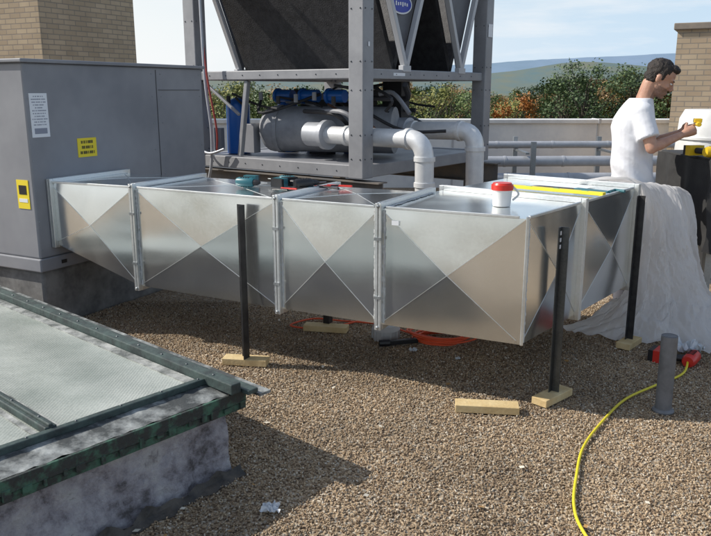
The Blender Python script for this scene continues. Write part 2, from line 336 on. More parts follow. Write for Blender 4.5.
def ring(g,f,bk,along,outf,outb,zb_,zt_,w=.016,t=.028,gap=.004,mi=0):
    f,bk,al=V(f),V(bk),V(along).normalized()
    for s in (-1,1):
        o=al*s*(w/2+gap/2)
        acr=(bk-f);al2=acr.normalized()
        h=(zt_-zb_)/2;zc=(zt_+zb_)/2
        g.box(up(f,zc)+o+V(outf)*t/2,al*w/2,V(outf)*t/2,V((0,0,h+t)),mi)
        g.box(up(bk,zc)+o+V(outb)*t/2,al*w/2,V(outb)*t/2,V((0,0,h+t)),mi)
        for z,sg in ((zt_,1),(zb_,-1)):
            g.box(up((f+bk)/2,z+sg*(t/2+.001))+o,al*w/2,acr/2-al2*.001,V((0,0,t/2)),mi)
g=B()
for i in (1,2,3):
    ring(g,P[i],Pbb[i],D,-Nn,Nn,zb,zt)
ring(g,P[5],S2,(.63,.78,0),so,-so,zb,zt)
ring(g,P[6],P7,(.63,.78,0),so,-so,zb,zt)
ring(g,P[0]+D*.02,Pbb[0]+D*.02,D,-Nn,Nn,zb0,zt)
for a,b_ in ((0,1),(1,2),(2,3),(3,4)):
    d=(P[b_]-P[a]).normalized();g.beam(up(P[a],zt+.006)+d*.035-Nn*.003,up(P[b_],zt+.006)-d*.035-Nn*.003,.012,.014)
for a,b_ in ((4,5),(5,6)):
    d=(P[b_]-P[a]).normalized();g.beam(up(P[a],zt+.006)+d*.02+so*.003,up(P[b_],zt+.006)-d*.035+so*.003,.012,.014)
g.beam(up(P[4],zb)+V((.003,-.008,0)),up(P[4],zt+.012)+V((.003,-.008,0)),.014,.014,up=(1,0,0))
g.obj('flanges',[mGal2],du,bevel=.002)
g=B()
rd=random.Random(3)
def smear(p,u,v,n,w,l):
    for k in range(n):
        a=l*(k/n)-l/2;ww=w*rd.uniform(.5,1.5)
        g.box(p+v*(a+l/n/2)+u*rd.uniform(-.002,.002),u*ww/2,v*(l/n/2),u.cross(v).normalized()*(.001+.0002*k/n))
for i in (1,2,3):
    for s in (-1,1):smear(up(P[i],(zt+zb)/2)+D*s*.026-Nn*.004,D,V((0,0,1)),40,.012,zt-zb-.02)
    for s in (-1,1):smear(up((P[i]+Pbb[i])/2,zt+.004)+D*s*.028,D,Nn,34,.018,.64)
smear(up(P[4],(zt+zb)/2)+V((.012,.006,0))+so*.004,V((.63,.78,0)),V((0,0,1)),40,.014,zt-zb-.02)
g.obj('sealant',[mSeal],du)
g=B();g.box(up(P[3]*.88+P[4]*.12,.93)-Nn*.016,D*.02,Nn*.0007,V((0,0,.012)),0)
g.obj('stickers',[mLabelW],du)
g=B()
for i in (1,2,3):
    for z in (zb-.012,zt+.012):g.ell(up(P[i],z)-Nn*.03,(.009,.009,.009),seg=8,rings=5)
    for z in (.52,.84):g.box(up(P[i],z)-Nn*.030,D*.020,Nn*.003,V((0,0,.008)))
g.obj('flange_clips',[mStrut],du)
def block(p,ang,l=.27,w=.09,h=.04,name='wood_block'):
    g=B();d=V((math.cos(ang),math.sin(ang),0));n_=V((-d.y,d.x,0));g.box(V((p[0],p[1],h/2+.008)),d*l/2,n_*w/2,V((0,0,h/2)));return g.obj(name,[mPine],bevel=.003)
def angle_post(g,x,y,zt_,d,n_,w=.042,z0=.048,mi=0):
    d,n_=V(d),V(n_)
    g.box(V((x,y,(zt_+z0)/2)),d*w/2,n_*.0025,V((0,0,(zt_-z0)/2)),mi)
    g.box(V((x,y,(zt_+z0)/2))+d*(w/2-.0025)+n_*(w/2+.003),d*.0025,n_*w/2,V((0,0,(zt_-z0)/2)),mi)
g=B();angle_post(g,-.655,4.245,.965,D,-Nn,.05)
angle_post(g,-.20,4.90,.9,D,Nn,.045)
g.obj('black_angle_posts',[mBlackSteel],du)
g=B();angle_post(g,1.735,4.575,.97,(.63,.78,0),so,.035)
g.obj('steel_post',[mBlackSteel],du)
g=B();angle_post(g,1.03,3.712,.93,(.63,.78,0),so,.038,.048,0)
for k in range(3):g.box(V((1.03,3.712,.90-k*.035))+so*.0045,V((.63,.78,0))*.007,so*.001,V((0,0,.010)),1)
g.obj('strut_post',[mStrutD,mLabelW],du)
for (x,y,a,l) in ((-.655,4.235,-.15,.27),(-.2,4.87,-.2,.30),(1.04,3.70,.75,.25),(1.75,4.56,.85,.2),(.67,3.56,-.12,.32)):block((x,y),a,l)
# ------------------------------------------------------------ chiller
ch=E('rooftop_chiller');K=V((.05,7.0,0));a_=V((-.803,.596,0));b_=V((.596,.803,0));LA,LB=2.18,2.35
mCoil=M('condenser_coil',(.018,.018,.02),.6,.2,(.04,.04,.043),14,.6,90);mChG=M('chiller_grey',(.30,.305,.32),.5,0,(.24,.245,.26),4,.05)
def cp(a,b,z):return K+a_*a+b_*b+V((0,0,z))
g=B();ZT=3.2
for a,b in ((0,0),(LA,0),(0,LB),(LA,LB)):g.box(cp(a,b,(.8+ZT)/2),a_*.082,b_*.082,V((0,0,(ZT-.8)/2)))
for z,h in ((.86,.06),(1.745,.045),(ZT-.05,.05)):
    for p,q in ((cp(.083,0,z),cp(LA-.083,0,z)),(cp(.083,LB,z),cp(LA-.083,LB,z))):g.beam(p,q,.10,h*2)
    for p,q in ((cp(0,.083,z),cp(0,LB-.083,z)),(cp(LA,.083,z),cp(LA,LB-.083,z))):g.beam(p,q,.10,h*2)
g.beam(cp(LA-.62,-.0,.93),cp(LA-.75,0,1.69),.05,.05)
g.beam(cp(LA-.62,-.0,1.35),cp(LA-.1,0,1.69),.03,.03)
g.obj('frame',[mChG],ch,bevel=.008)
g=B()
for a,b in ((0,0),(LA,0),(0,LB)):
    for z in (.98,1.2,1.6,1.85,2.3):
        for dx in (-.05,.05):g.ell(cp(a+dx,b-.083,z),(.008,.008,.008),seg=6,rings=4);g.ell(cp(a-.083,b+dx,z),(.008,.008,.008),seg=6,rings=4)
for k in range(8):
    g.ell(cp(.25+k*.24,-.051,1.745),(.007,.007,.007),seg=6,rings=4);g.ell(cp(.25+k*.24,-.051,.86),(.007,.007,.007),seg=6,rings=4);g.ell(cp(-.051,.25+k*.25,1.745),(.007,.007,.007),seg=6,rings=4)
g.obj('bolts',[mStrutD],ch)
g=B();g.box(cp(LA/2,LB/2,.9),a_*(LA/2-.06),b_*(LB/2-.06),V((0,0,.012)));g.box(cp(LA/2,LB/2,1.74),a_*(LA/2-.06),b_*(LB/2-.06),V((0,0,.012)));g.obj('deck_plates',[mGrey],ch)
g=B()
for b0,bm,b1 in ((.09,.68,1.2),(1.22,1.78,2.28)):
    for bt in (b0,b1):
        p=cp(.1,bm,1.80);q=cp(.1,bt,3.08);p2=cp(LA-.1,bm,1.80);q2=cp(LA-.1,bt,3.08)
        nrm=(q-p).cross(p2-p).normalized()*.03
        g.add([p+nrm,p2+nrm,q2+nrm,q+nrm,p-nrm,p2-nrm,q2-nrm,q-nrm],[(0,1,2,3),(7,6,5,4),(0,3,7,4),(1,5,6,2),(0,4,5,1),(3,2,6,7)])
g.obj('v_coils',[mCoil],ch)
g=B()
for b0,bm,b1 in ((.09,.68,1.2),(1.22,1.78,2.28)):
    for A in (-.03,LA+.03):
        for bt in (b0,b1):g.beam(cp(A,bm,1.80),cp(A,bt,3.12),.05,.055,up=tuple(a_),mi=0)
        g.box(cp(A,bm,1.80),a_*.028,b_*.07,V((0,0,.03)))
g.obj('v_frames',[M('light_grey_paint',(.45,.46,.48),.45)],ch,bevel=.004)
g=B()
for b0,bm,b1 in ((.09,.68,1.2),(1.22,1.78,2.28)):
    for A in (.02,LA-.02):g.add([cp(A,bm,1.80),cp(A,b0+.02,3.1),cp(A,b1-.02,3.1)],[(0,1,2)])
g.obj('v_end_panels',[M('end_panel_grey',(.12,.125,.14),.5,0,(.09,.09,.10),5)],ch)
g=B();seg=28
ce=cp(.012,.66,2.40);g.add([ce-a_*.004]+[ce-a_*.004+b_*.19*math.cos(2*math.pi*k/seg)+V((0,0,.095*math.sin(2*math.pi*k/seg))) for k in range(seg)],[(0,1+k,1+(k+1)%seg) for k in range(seg)],0)
ce=ce-a_*.003;g.add([ce-a_*.004]+[ce-a_*.004+b_*.17*math.cos(2*math.pi*k/seg)+V((0,0,.08*math.sin(2*math.pi*k/seg))) for k in range(seg)],[(0,1+k,1+(k+1)%seg) for k in range(seg)],1)
for k in range(6):g.box(ce-a_*.006+b_*(.038*(k-2.5))+V((0,0,-.004*(k%2))),a_*.001,b_*.010,V((0,0,.014+.006*(k%3==0))),0)
g.box(cp(-.085,0,2.0)-a_*.003+b_*.0,a_*.001,b_*.012,V((0,0,.02)),0)
g.box(cp(-.086,LB,2.25)-a_*.002,a_*.001,b_*.05,V((0,0,.07)),0)
g.box(cp(-.052,.55,1.745),a_*.001,b_*.10,V((0,0,.014)),0)
g.obj('badge',[mLabelW,M('badge_blue',(.02,.04,.35),.4)],ch)
g=B()
for b in (0,LB):
    g.beam(cp(-.25,b,.77),cp(LA+.2,b,.77),.14,.012);g.beam(cp(-.25,b,.56),cp(LA+.2,b,.56),.14,.012);g.beam(cp(-.25,b,.665),cp(LA+.2,b,.665),.012,.196)
    for a in (.1,LA-.1):g.box(cp(a,b,.275),a_*.06,b_*.06,V((0,0,.275)))
g.obj('dunnage_steel',[M('dunnage_paint',(.13,.13,.13),.7,0,(.2,.17,.14),6)],ch)
mVes=M('vessel_insulation',(.30,.31,.33),.55,0,(.20,.21,.23),5,.3,25);mPipeW=M('pipe_jacket',(.78,.79,.79),.35,.25,(.64,.65,.66),6,.08,rough2=.5)
mBlue=M('blue_paint',(.01,.12,.45),.35);mPipeG=M('pipe_jacket_grey',(.46,.48,.52),.45,.2,(.38,.40,.43),6)
g=B();e0=cp(1.38,.35,1.2);ax=V((.55,-.15,0)).normalized()
pts=[];rs_=[]
for k in range(6):
    an=k/5*math.pi/2;pts.append(e0-ax*.16*math.cos(an));rs_.append(.235*math.sin(an)+.004)
pts+=[e0+ax*.3,e0+ax*1.3];rs_+=[.235,.235];g.tube(pts,rs_,28);g.tube([e0+ax*.05,e0+ax*.09],.25,28)
g.tube([e0+ax*.9,e0+ax*.94],.25,28)
g.obj('evaporator_vessel',[mVes],ch,smooth=True)
g=B()
for a,b,r,h0,h1 in ((1.93,.35,.13,.92,1.52),(1.65,.85,.12,.92,1.5),(1.35,1.0,.12,.92,1.5),(.9,1.1,.12,.92,1.5)):
    g.tube([cp(a,b,h0),cp(a,b,h1-.08),cp(a,b,h1-.03),cp(a,b,h1)],[r,r,r*.8,r*.3],20)
for a in (1.5,1.15,.8):
    g.tube([cp(a,.5,1.54),cp(a-.22,.52,1.54)],.065,16);g.tube([cp(a-.02,.5,1.54),cp(a-.05,.5,1.54)],.08,16)
g.obj('compressors',[mBlue],ch,smooth=True)
g=B();rd=random.Random(11)
for k in range(30):
    a=rd.uniform(.2,1.9);b=rd.uniform(.15,1.4);z=rd.uniform(1.38,1.67)
    g.tube(smoothpath([cp(a,b,z),cp(a-rd.uniform(.1,.5),b+rd.uniform(-.2,.2),z+rd.uniform(-.2,.05)),cp(a-rd.uniform(.3,.8),b+rd.uniform(-.2,.3),z-rd.uniform(-.1,.35))],5),rd.choice((.012,.016,.022,.03)),8,1 if k%11==4 else (2 if k%5==0 else 0))
for k in range(9):
    a=rd.uniform(.2,1.3);g.box(cp(a,rd.uniform(.6,1.3),rd.uniform(1.0,1.5)),a_*.12,b_*.08,V((0,0,rd.uniform(.08,.2))),2 if k%2 else 0)
for k in range(8):
    a=1.9-k*.24;g.tube([cp(a,.18,1.46+.02*(k%3)),cp(a,.18,1.54+.02*(k%3))],.022,10,(0,2,2)[k%3])
g.obj('hoses_and_valves',[M('black_rubber',(.025,.025,.028),.6),M('copper_tube',(.16,.08,.05),.5,.6),mGrey],ch,smooth=True)
g=B();g.box(cp(1.6,.2,1.1),a_*.09,b_*.05,V((0,0,.15)),0);g.box(cp(2.02,.14,1.08),a_*.05,b_*.03,V((0,0,.12)),0);g.obj('junction_boxes',[mGrey],ch,bevel=.005)
def pipe(pts,r,mat,name,bands=()):
    g=B();g.tube(pts,r,24)
    for p,d in bands:
        p=V(p);d=V(d).normalized();g.tube([p-d*.02,p+d*.02],r*1.14,24)
    return g.obj(name,[mat],ch,smooth=True)
s1=V((-.45,7.66,1.17));e1=V((.60,6.74,1.17));d1=(e1-s1).normalized()
pipe([s1,e1-d1*.15]+arc(e1-d1*.15,e1,e1+V((.015,0,-.16)))+[e1+V((.03,0,-1.1))],.085,mPipeW,'chilled_water_pipe',[(s1+d1*.1,d1),(s1+d1*.5,d1),(e1-d1*.16,d1),(e1+V((.016,0,-.17)),(0,0,1)),(e1+V((.02,0,-.4)),(0,0,1))])
s2=V((.45,8.0,1.19));e2=V((1.16,7.42,1.21));d2=(e2-s2).normalized()
pipe([s2,e2-d2*.15]+arc(e2-d2*.15,e2,e2+V((.01,0,-.16)))+[e2+V((.03,0,-1.2))],.088,mPipeW,'chilled_water_pipe_return',[(s2+d2*.2,d2),(e2-d2*.16,d2),(e2+V((.012,0,-.17)),(0,0,1))])
s3=s1-d1*.02;g=B();g.tube([s3,s3+d1*.22],.12,24);g.tube([s3+d1*.22,s3+d1*.27],.145,24);g.tube([s2,s2+d2*.15],.13,24);g.obj('valve_bodies',[mPipeG],ch,smooth=True)
g=B();w0=cp(LA-.25,-.14,3.2)
g.tube(smoothpath([w0,cp(LA-.27,-.15,2.4),cp(LA-.30,-.16,1.7),cp(LA-.34,-.14,1.2),cp(LA-.3,-.12,.85),cp(LA-.2,-.1,.6)],8),.016,10,0)
g.tube(smoothpath([cp(LA-.22,-.14,3.2),cp(LA-.26,-.14,2.3),cp(LA-.33,-.16,1.75),cp(LA-.42,-.14,1.2),cp(LA-.36,-.1,.95)],8),.010,10,1)
g.tube(smoothpath([cp(LA-.05,-.13,1.3),cp(LA-.1,-.15,1.05),cp(LA-.3,-.16,.95),cp(LA-.5,-.12,1.0)],8),.014,10,0)
g.obj('flexible_conduits',[mPipeG,M('red_wire',(.35,.05,.04),.5)],ch,smooth=True)
rp=E('insulated_roof_pipes');g=B()
for y,z,r in ((10.2,.66,.07),(9.9,.46,.075),(10.8,.84,.05)):
    g.tube([(1.7,y,z),(9,y+.3,z)],r,20)
    for k in range(9):g.tube([(2+k*.8,y+.3*(k*.8+.3)/7.3,z),(2.03+k*.8,y+.3*(k*.8+.33)/7.3,z)],r*1.08,20)
g.obj('pipes',[mPipeG],rp,smooth=True)
g=B()
for x in (2.3,3.5,4.8,6.2):
    g.abox(x-.03,x+.03,9.75,10.95,.34,.38);
    for y in (9.78,10.92):g.abox(x-.03,x+.03,y-.03,y+.03,0,.95)
    g.abox(x-.025,x+.025,10.1,10.9,.76,.785)
g.obj('supports',[mStrut],rp)
# ------------------------------------------------------------ skylight
sk=E('skylight');A=V((-.62,-.785,0)).normalized();Bd=V((-.745,.667,0)).normalized();C=V((-.51,2.95,0));LAk,LBk=2.0,2.7;zs=.37
mPat=M('copper_patina_paint',(.055,.085,.078),.6,0,(.025,.035,.035),14,.3,40);mPat2=M('green_edge_trim',(.05,.125,.085),.75,0,(.03,.035,.033),16,.5,60,lo=.40,hi=.56)
mTar=M('tar_stained_flashing',(.05,.055,.055),.7,0,(.40,.42,.41),9,.5,30,lo=.42,hi=.72)
m,t,b=nt('wired_glass');N=t.nodes;Lk=t.links;b.inputs['Roughness'].default_value=.30;b.inputs['IOR'].default_value=1.5
tc=N.new('ShaderNodeTexCoord');vo=N.new('ShaderNodeTexVoronoi');vo.inputs['Scale'].default_value=80;vo.inputs['Randomness'].default_value=.2;Lk.new(tc.outputs['Object'],vo.inputs['Vector'])
nz=N.new('ShaderNodeTexNoise');nz.inputs['Scale'].default_value=2.0;nz.inputs['Detail'].default_value=8;nz.inputs['Roughness'].default_value=.62;Lk.new(tc.outputs['Object'],nz.inputs['Vector'])
rr=N.new('ShaderNodeValToRGB');rr.color_ramp.elements[0].position=.3;rr.color_ramp.elements[0].color=(.22,.25,.222,1);rr.color_ramp.elements[1].position=.72;rr.color_ramp.elements[1].color=(.46,.48,.44,1);Lk.new(nz.outputs['Fac'],rr.inputs['Fac'])
r2=N.new('ShaderNodeMapRange');r2.inputs['From Max'].default_value=.7;r2.inputs['To Min'].default_value=.7;r2.inputs['To Max'].default_value=1.2;Lk.new(vo.outputs['Distance'],r2.inputs['Value'])
s_=N.new('ShaderNodeVectorMath');s_.operation='SCALE';Lk.new(rr.outputs['Color'],s_.inputs[0]);Lk.new(r2.outputs[0],s_.inputs['Scale']);Lk.new(s_.outputs[0],b.inputs['Base Color'])
bp=N.new('ShaderNodeBump');bp.inputs['Strength'].default_value=.5;bp.inputs['Distance'].default_value=.004;Lk.new(vo.outputs['Distance'],bp.inputs['Height']);Lk.new(bp.outputs['Normal'],b.inputs['Normal']);mGlass=m
def skp(a,b,z):return C+A*a+Bd*b+V((0,0,z+.03*a))
g=B();g.add([skp(.05,.13,zs+.01),skp(LAk,.13,zs+.01),skp(LAk,LBk,zs+.01),skp(.05,LBk,zs+.01)],[(0,1,2,3)]);g.obj('wired_glass',[mGlass],sk)
n=60
vs=[];fs=[]
for i in range(n+1):
    for j in range(5):
        vs.append(skp(-.02+(LAk+.02)*i/n,.15*j/4-.005,zs-.004+.012*j/4+.008*noise.noise(V((i*.9,j*1.3,0)))))
for i in range(n):
    for j in range(4):a=i*5+j;fs.append((a,a+5,a+6,a+1))
g=B();g.add(vs,fs);g.obj('eave_flashing',[mTar],sk,smooth=True)
g=B();g.beam(skp(.0,.145,zs+.02),skp(LAk,.145,zs+.02),.03,.028)
for a in (.74,1.45):g.beam(skp(a,.16,zs+.024),skp(a,LBk,zs+.024),.045,.03)
for a in (.74,1.45):g.beam(skp(a,.16,zs+.043),skp(a,LBk,zs+.043),.016,.012)
g.beam(skp(.03,-.05,zs+.03),skp(.03,LBk,zs+.03),.05,.045);g.beam(skp(-.03,-.09,zs+.012),skp(-.03,LBk,zs+.012),.055,.02)
g.obj('glazing_bars',[mPat],sk,bevel=.004)
g=B()
for k in range(14):g.ell(skp(.03,.1+k*.19,zs+.053),(.006,.006,.005),seg=8,rings=5);g.ell(skp(-.03,.05+k*.19,zs+.023),(.006,.006,.005),seg=8,rings=5)
for k in range(10):g.ell(skp(.08+k*.19,.145,zs+.035),(.005,.005,.004),seg=8,rings=5);g.ell(skp(.74,.25+k*.22,zs+.05),(.005,.005,.004),seg=8,rings=5)
g.obj('frame_screws',[mStrutD],sk)
g=B();g.beam(skp(.085,.16,zs+.0125),skp(.085,LBk,zs+.0125),.05,.006)
for a in (.70,.785,1.41,1.495):g.beam(skp(a,.17,zs+.012),skp(a,LBk,zs+.012),.022,.006)
g.obj('putty',[M('glazing_putty',(.10,.11,.105),.8,0,(.42,.43,.41),12,.4,50)],sk)
g=B();g.beam(skp(-.09,-.10,zs-.01),skp(-.09,LBk,zs-.01),.06,.012);g.obj('edge_flashing',[mTar],sk)
g=B()
g.beam(skp(-.05,-.012,zs-.03),skp(LAk,-.012,zs-.03),.014,.05,mi=0)
g.beam(skp(-.05,-.004,zs-.075),skp(LAk,-.004,zs-.075),.012,.03,mi=0)
rd=random.Random(5);a=-.03
while a<LAk:
    w=rd.uniform(.012,.04);g.box(skp(a,-.014,zs-.058-rd.uniform(0,.01)),A*w/2,Bd*.008,V((0,0,rd.uniform(.010,.02))),0);a+=rd.uniform(.05,.09)
g.obj('green_drip_edge',[mPat2],sk,bevel=.002)
m,t,b=nt('old_painted_masonry');N=t.nodes;Lk=t.links;mCurb=m;b.inputs['Roughness'].default_value=.92
tc=N.new('ShaderNodeTexCoord')
n1=N.new('ShaderNodeTexNoise');n1.inputs['Scale'].default_value=5.5;n1.inputs['Detail'].default_value=10;n1.inputs['Roughness'].default_value=.72;Lk.new(tc.outputs['Object'],n1.inputs['Vector'])
c1=N.new('ShaderNodeValToRGB');E_=c1.color_ramp.elements;E_[0].position=.36;E_[0].color=(.12,.11,.11,1);E_[1].position=.45;E_[1].color=(.36,.34,.37,1)
for p_,c_ in ((.52,(.50,.48,.51)),(.60,(.62,.61,.61)),(.68,(.30,.28,.29))):e_=E_.new(p_);e_.color=(*c_,1)
Lk.new(n1.outputs['Fac'],c1.inputs['Fac']);Lk.new(c1.outputs['Color'],b.inputs['Base Color'])
n2=N.new('ShaderNodeTexNoise');n2.inputs['Scale'].default_value=26;n2.inputs['Detail'].default_value=8;n2.inputs['Roughness'].default_value=.7;Lk.new(tc.outputs['Object'],n2.inputs['Vector'])
ad=N.new('ShaderNodeMath');ad.operation='ADD';Lk.new(n1.outputs['Fac'],ad.inputs[0]);Lk.new(n2.outputs['Fac'],ad.inputs[1])
bp=N.new('ShaderNodeBump');bp.inputs['Strength'].default_value=1;bp.inputs['Distance'].default_value=.03;Lk.new(ad.outputs[0],bp.inputs['Height']);Lk.new(bp.outputs['Normal'],b.inputs['Normal'])
g=B();n=110;vs=[];fs=[];nj=20
Lc=LAk-.03
for i in range(n+1):
    for j in range(nj+1):
        z=(zs-.08)*j/nj
        p=C+A*(.03+Lc*i/n)+Bd*.03+V((0,0,z+ .03*LAk*i/n*j/nj))
        q_=V((i*.018,j*.015,0))
        k=noise.noise(q_*8)*.018+noise.noise(q_*28+V((0,0,4)))*.011+noise.noise(q_*70)*.005+(.03*(1-j/nj)**2)
        vs.append(p-Bd*k)
for i in range(n):
    for j in range(nj):a=i*(nj+1)+j;fs.append((a,a+nj+1,a+nj+2,a+1))
g.add(vs,fs)
q=[C+A*.03+Bd*.03,C+A*.03+Bd*LBk,C+A*LAk+Bd*LBk,C+A*LAk+Bd*.03]
for i in (0,1,2):g.add([up(q[i],-.0),up(q[i+1],0),up(q[i+1],zs-.02),up(q[i],zs-.02)],[(0,1,2,3)])
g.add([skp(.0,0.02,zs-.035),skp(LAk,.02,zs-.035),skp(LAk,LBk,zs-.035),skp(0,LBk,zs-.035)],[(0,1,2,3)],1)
g.obj('masonry_curb',[mCurb,mBlk],sk,smooth=True)
g=B();vs=[];fs=[]
n=90
for i in range(n+1):
    p=C+A*(.0+Lc*i/n)
    w=.03+.035*noise.noise(V((i*.3,9,0)));h=.04+.05*noise.noise(V((i*.25,2,7)))
    vs+=[p-Bd*(.03+w)+V((0,0,.004)),p-Bd*.03+V((0,0,.02)),p+Bd*.0-Bd*.022+V((0,0,h))]
for i in range(n):a=i*3;fs+=[(a,a+3,a+4,a+1),(a+1,a+4,a+5,a+2)]
g.add(vs,fs);g.obj('tar_skirt',[M('roof_tar',(.025,.024,.024),.6,0,(.09,.075,.06),10,.6,40)],sk,smooth=True)
# ------------------------------------------------------------ small things
def curveobj(name,pts,r,mat,n=10,parent=None):
    g=B();g.tube(smoothpath(pts,n),r,10);return g.obj(name,[mat],parent,smooth=True)
mYC=M('yellow_cord',(.72,.60,.03),.45);mOC=M('orange_cord',(.75,.10,.03),.45)
zc=.017
curveobj('yellow_extension_cord',[(1.98,4.22,.05),(1.88,4.05,zc),(1.65,3.87,zc),(1.42,3.68,zc),(1.22,3.42,zc),(1.04,3.14,zc),(.93,2.87,zc),(.855,2.64,zc),(.84,2.46,zc),(.88,2.2,zc),(1.0,1.9,zc)],.0065,mYC)
oc=E('orange_extension_cord');rd=random.Random(4)
for k in range(7):
    pts=[];r=.13+.06*rd.random();cx_,cy_=.56+rd.uniform(-.03,.03),4.66+rd.uniform(-.03,.03)
    for i in range(17):
        an=i/16*6.28+k;pts.append((cx_+math.cos(an)*r*(1.1+.1*math.sin(3*an+k)),cy_+math.sin(an)*r*.85,.02+.009*k+.004*math.sin(2*an)))
    curveobj('coil_%d'%k,pts,.006,mOC,4,oc)
curveobj('lead',[(.45,4.66,.02),(.2,4.95,.02),(-.1,5.05,.02),(-.3,5.1,.02),(-.45,4.95,.02),(-.3,4.88,.02),(-.1,4.95,.02),(.1,5.12,.02)],.006,mOC,8,oc)
g=B();g.tube([(1.57,3.56,0),(1.565,3.555,.41)],.040,24);g.tube([(1.565,3.555,.411),(1.567,3.557,.10)],.034,24,1,cap=False);g.ell((1.57,3.56,.01),(.055,.055,.02))
o=g.obj('plumbing_vent_pipe',[M('grey_pvc',(.17,.175,.185),.5,0,(.11,.115,.12),10,.1,20),mBlk],smooth=True)
g=B();g.tube([(.2,4.72,0),(.2,4.72,.07)],.085,24);g.tube([(.2,4.72,.07),(.2,4.72,.10),(.2,4.72,.12)],[.095,.08,.03],24);
for k in range(10):
    an=k*.628;g.box((.2+.088*math.cos(an),4.72+.088*math.sin(an),.035),(.006,0,0),(0,.006,0),(0,0,.035))
g.obj('roof_drain_dome',[M('cast_grey',(.5,.5,.5),.7)],smooth=True)
def scrap(name,c,s,mat,seed):
    g=B();n=10;vs=[]
    for i in range(n+1):
        for j in range(n+1):
            u,v=i/n-.5,j/n-.5;h=abs(noise.noise(V((u*5,v*5,seed))))*s*.6+abs(noise.noise(V((u*13,v*13,seed))))*s*.2
            vs.append((c[0]+u*s*(1+.5*noise.noise(V((v*3,seed,1)))),c[1]+v*s*(.8+.4*noise.noise(V((u*3,seed,6)))),c[2]+h))
    g.add(vs,[(i*(n+1)+j,(i+1)*(n+1)+j,(i+1)*(n+1)+j+1,i*(n+1)+j+1) for i in range(n) for j in range(n)]);return g.obj(name,[mat])
mPap=M('crumpled_plastic',(.6,.63,.66),.4)
scrap('plastic_scrap',(-.33,2.62,.012),.07,mPap,2);scrap('paper_scrap',(.36,4.45,.012),.045,mPap,5);scrap('paper_scrap',(.62,4.3,.012),.03,mPap,7)
g=B();g.beam((.22,4.55,.03),(.40,4.6,.03),.03,.03);g.tube([(.40,4.6,.03),(.46,4.62,.03)],.01,8);g.tube([(.22,4.55,.03),(.15,4.54,.03)],.022,10);g.obj('caulking_gun',[mBlk],bevel=.003)
def drill(name,loc,ang,cm,lay=True,s=1.0):
    e=E(name);g=B()
    g.tube([(-.09,0,0),(-.07,0,0),(.03,0,0),(.05,0,0)],[.028,.035,.035,.026],18,0)
    g.tube([(.05,0,0),(.075,0,0),(.10,0,0)],[.022,.021,.010],14,1);g.tube([(.10,0,0),(.16,0,0)],.003,8,2)
    g.tube(smoothpath([(-.045,0,-.02),(-.052,0,-.07),(-.065,0,-.12)],4),.019,12,1)
    g.box((-.06,0,-.145),(.05,0,0),(0,.032,0),(0,0,.024),0);g.box((-.06,0,-.182),(.048,0,0),(0,.03,0),(0,0,.013),1)
    g.tube([(-.03,0,-.04),(-.022,0,-.062)],.007,8,1)
    for k in range(4):g.box((-.05+k*.02,0,.0),(.003,0,0),(0,.0365,0),(0,0,.016),1)
    o=g.obj('drill_body',[cm,mBlk,mStrut],e,smooth=True)
    o.rotation_euler=(math.radians(90) if lay else 0,0,0);e.location=loc;e.rotation_euler=(0,0,ang);e.scale=(s,)*3;return e
drill('cordless_drill',(-.66,4.60,1.05),-.4,mTeal,s=.85);drill('cordless_drill',(-.44,4.72,1.05),2.6,mTeal,s=.85);drill('cordless_drill',(-.30,4.55,1.05),.5,mBlk,s=.85)
drill('corded_drill',(2.02,4.25,.04),.9,mRed,True,1.15)
scrap('tool_rag',(2.06,4.40,.03),.15,mPap,9)
g=B()
for k in range(7):
    x=-.50+k*.05;g.beam((x,4.50+k*.02,1.024),(x+.10,4.42+k*.035,1.026),.010,.010,mi=(1,0,1,2,1,0,1)[k])
g.beam((-.25,4.62,1.024),(-.1,4.48,1.024),.016,.012,mi=1);g.beam((-.18,4.66,1.024),(-.02,4.6,1.024),.014,.012,mi=0)
g.obj('hand_tools',[mRed,mBlk,mTeal],bevel=.003)
cu=E('paint_cup');g=B();cc=V((.775,3.95,1.003));g.tube([cc,cc+V((0,0,.09))],[.046,.054],24,0);g.tube([cc+V((0,0,.085)),cc+V((0,0,.112))],.058,24,1);g.tube([cc+V((0,0,.112)),cc+V((0,0,.122))],[.054,.048],24,1);g.obj('cup',[mWhite,mRed],cu,smooth=True)
g=B();g.tube(smoothpath([cc+V((.058,0,.10)),cc+V((.09,.01,.06)),cc+V((.058,.0,.03))],5),.006,8);g.obj('handle',[mWhite],cu,smooth=True)
g=B();a0=V((.97,4.66,1.018));a1=V((1.43,4.29,1.018));g.beam(a0,a1,.045,.018);d=(a1-a0).normalized();
for k in (.2,.5,.8):g.beam(a0+(a1-a0)*k-d*.02,a0+(a1-a0)*k+d*.02,.02,.022,mi=1)
g.obj('spirit_level',[mYel,M('vial',(.3,.5,.1),.2)],bevel=.002)
g=B();g.add([(1.12,4.85,1.006),(1.42,4.62,1.006),(1.52,4.74,1.008),(1.24,4.98,1.008)],[(0,1,2,3)]);g.obj('paper_sheet',[mLabelW])
g=B();g.beam((1.35,4.58,1.012),(1.5,4.42,1.012),.05,.01);g.tube([(1.5,4.42,1.014),(1.56,4.5,1.014),(1.6,4.44,1.014)],.009,8);g.obj('tin_snips',[mTeal])
